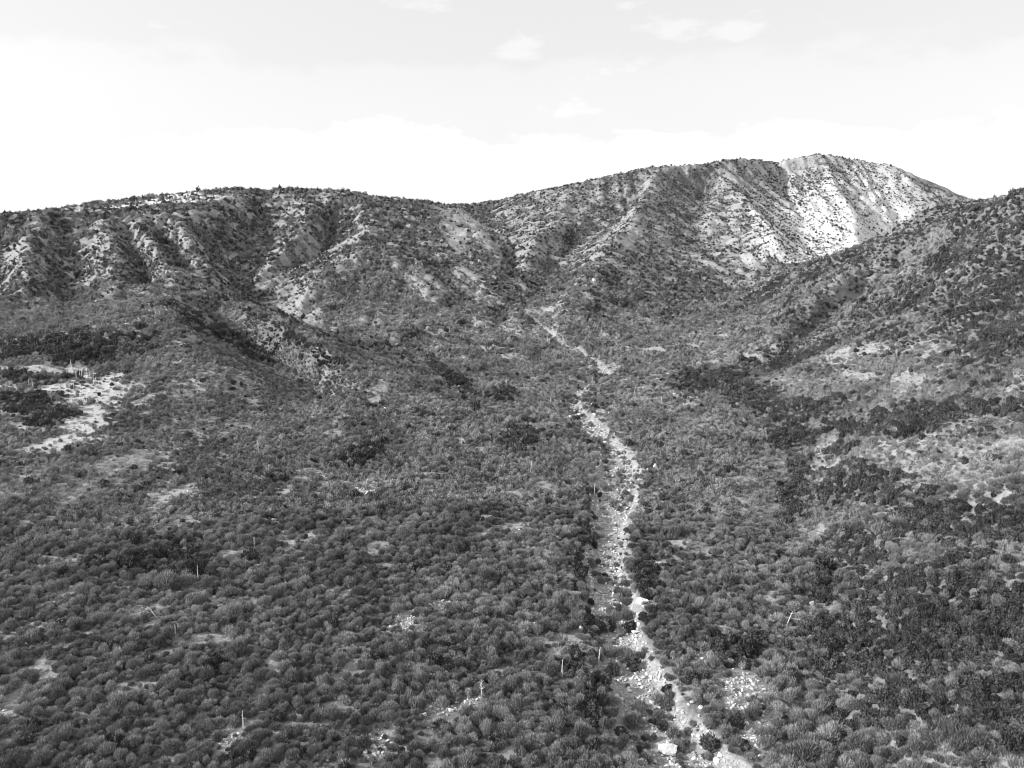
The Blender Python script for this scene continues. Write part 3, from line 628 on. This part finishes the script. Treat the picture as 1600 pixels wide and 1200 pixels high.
def boulder(u, v, px, label, group=None, squash=1.0, rz=None):
    """px: width in the photograph"""
    c = cast(u, v); f = c[1] * CP - (c[2] - CAM_Z) * SP; s = max(.25, px * 1.15 * f / FOC / 2)
    o = bpy.data.objects.new('boulder', BOULD[RS.randint(len(BOULD))]); COL.objects.link(o); o.location = (c[0], c[1], c[2] + s * .30)
    o.scale = (s, s, s * squash); o.rotation_euler = (RS.uniform(-.25, .25), RS.uniform(-.25, .25), RS.uniform(0, 6.28) if rz is None else rz); tag(o, label, 'boulder', group); return o
for b in BL:
    boulder(*b[:4], None, b[4])
# smaller boulders in the creek, told apart only by reach
RB = random.Random(5)
for k in range(150):
    t = (k + RB.random()) / 150 * 11.5; i = int(t); p, q = CRK[i], CRK[i + 1]; f = t - i
    u = p[0] + (q[0] - p[0]) * f; v = p[1] + (q[1] - p[1]) * f; wpx = 12 + (v - 650) * .045
    side = RB.choice((-1, 1)); u += side * wpx * (RB.random() ** .5) * 1.5; v += RB.uniform(-6, 6)
    if v > 1203: continue
    reach = 'lowest reach of the creek bed' if v > 1040 else 'narrow middle reach of the creek bed' if v > 860 else 'reach of the creek below its bend' if v > 730 else 'upper braided reach of the creek'
    boulder(u, v, RB.uniform(4, 8.5) * (.55 + v / 1900), 'small pale boulder among gravel in the ' + reach, 'small boulders in the ' + reach, RB.uniform(.6, 1.0))
for k in range(60):
    c, ru, rv, ds = RB.choice([((1175, 1095), 36, 36, 'in the stony patch right of the creek'), ((715, 1105), 50, 14, 'in the stone cluster near the hooked stalk'), ((630, 972), 22, 14, 'in the small rockslide patch amid brush'), ((588, 1168), 22, 14, 'in the stony hollow at the bottom edge'), ((570, 763), 16, 10, 'in the white rock patch on the left slope')])
    boulder(c[0] + RB.gauss(0, .5) * ru, min(1200, c[1] + RB.gauss(0, .5) * rv), RB.uniform(3, 7), 'small white stone ' + ds, 'stones ' + ds, RB.uniform(.7, 1))

# ------------------------------------------------------------------ dead yucca stalks
def rosette_mesh(seed):
    rg = random.Random(seed); V = []; F = []
    for _ in range(46):
        a = rg.uniform(0, 6.28); e = rg.uniform(.05, 1.2); g = Vector((math.cos(a) * math.cos(e), math.sin(a) * math.cos(e), math.sin(e))); l = rg.uniform(.35, .6)
        s = g.cross(Vector((0, 0, 1))).normalized() * .035; o = len(V); V += [tuple(-s), tuple(s), tuple(g * l)]; F.append([o, o + 1, o + 2])
    return mesh_from('rosette', V, F, M_YUC)
ROS = [rosette_mesh(300 + i) for i in range(3)]
def stalk_mesh(seed, h, lean, fork):
    rg = random.Random(seed); V = []; F = []; p = Vector((0, 0, -.2)); n = 6; d = Vector((lean, rg.uniform(-.05, .05), 1)); ht = .10
    for i in range(n):
        q = p + d * (h + .2) / n + Vector((rg.uniform(-.03, .03), rg.uniform(-.03, .03), 0)); tube(V, F, p, q, ht * (1 - .1 * i), ht * (1 - .1 * (i + 1)), 6); p = q
        if i >= 3:
            for _ in range(4 if fork else 2):
                a = rg.uniform(0, 6.28); l = rg.uniform(.25, .5) if fork else rg.uniform(.1, .2); tube(V, F, q, q + Vector((math.cos(a) * l, math.sin(a) * l, l * .6)), .025, .012, 4)
    return mesh_from('stalk', V, F, M_STALK)
def yucca(u, v, hpx, label, lean=0., group=None, fork=False):
    c = cast(u, v); f = c[1] * CP - (c[2] - CAM_Z) * SP; h = hpx * f / FOC / CP
    o = thing('dead_yucca', (c[0], c[1], c[2]), label, 'dead yucca', group); sd_ = int(u * 7 + v)
    child('stalk', stalk_mesh(sd_, h + .5, lean, fork), o); r = child('rosette', ROS[sd_ % 3], o); s = 1.2 if hpx > 12 else 1.0; r.scale = (s, s, s); r.location = (0, 0, .35)
for y_ in YL:
    yucca(*y_)
for u, v, h in ((114,580,10),(118,588,9),(120,594,11),(124,590,9),(134,593,11),(138,596,13),(141,594,11),(147,605,14),(150,603,10),(115,608,9),(87,590,12),(104,588,8),(110,572,8),(128,588,8)):
    yucca(u, v, h, 'bleached yucca stalk standing in the pale clearing at left', random.Random(u).uniform(-.1, .1), 'yucca stalks crowded in the left clearing', u % 3 == 0)
for u, v, h in ((46,605,10),(52,607,12),(27,615,7),(136,633,8),(127,630,6),(153,628,7)):
    yucca(u, v, h, 'pale yucca stalk among dark bushes beside the left clearing', 0, 'yucca stalks at the edges of the left clearing')
print('shrubs', len(GP), 'in scatter', len(rest))

print('V range', [(float(V_[single[k]].min()), float(np.median(V_[single[k]]))) for k in range(3)])
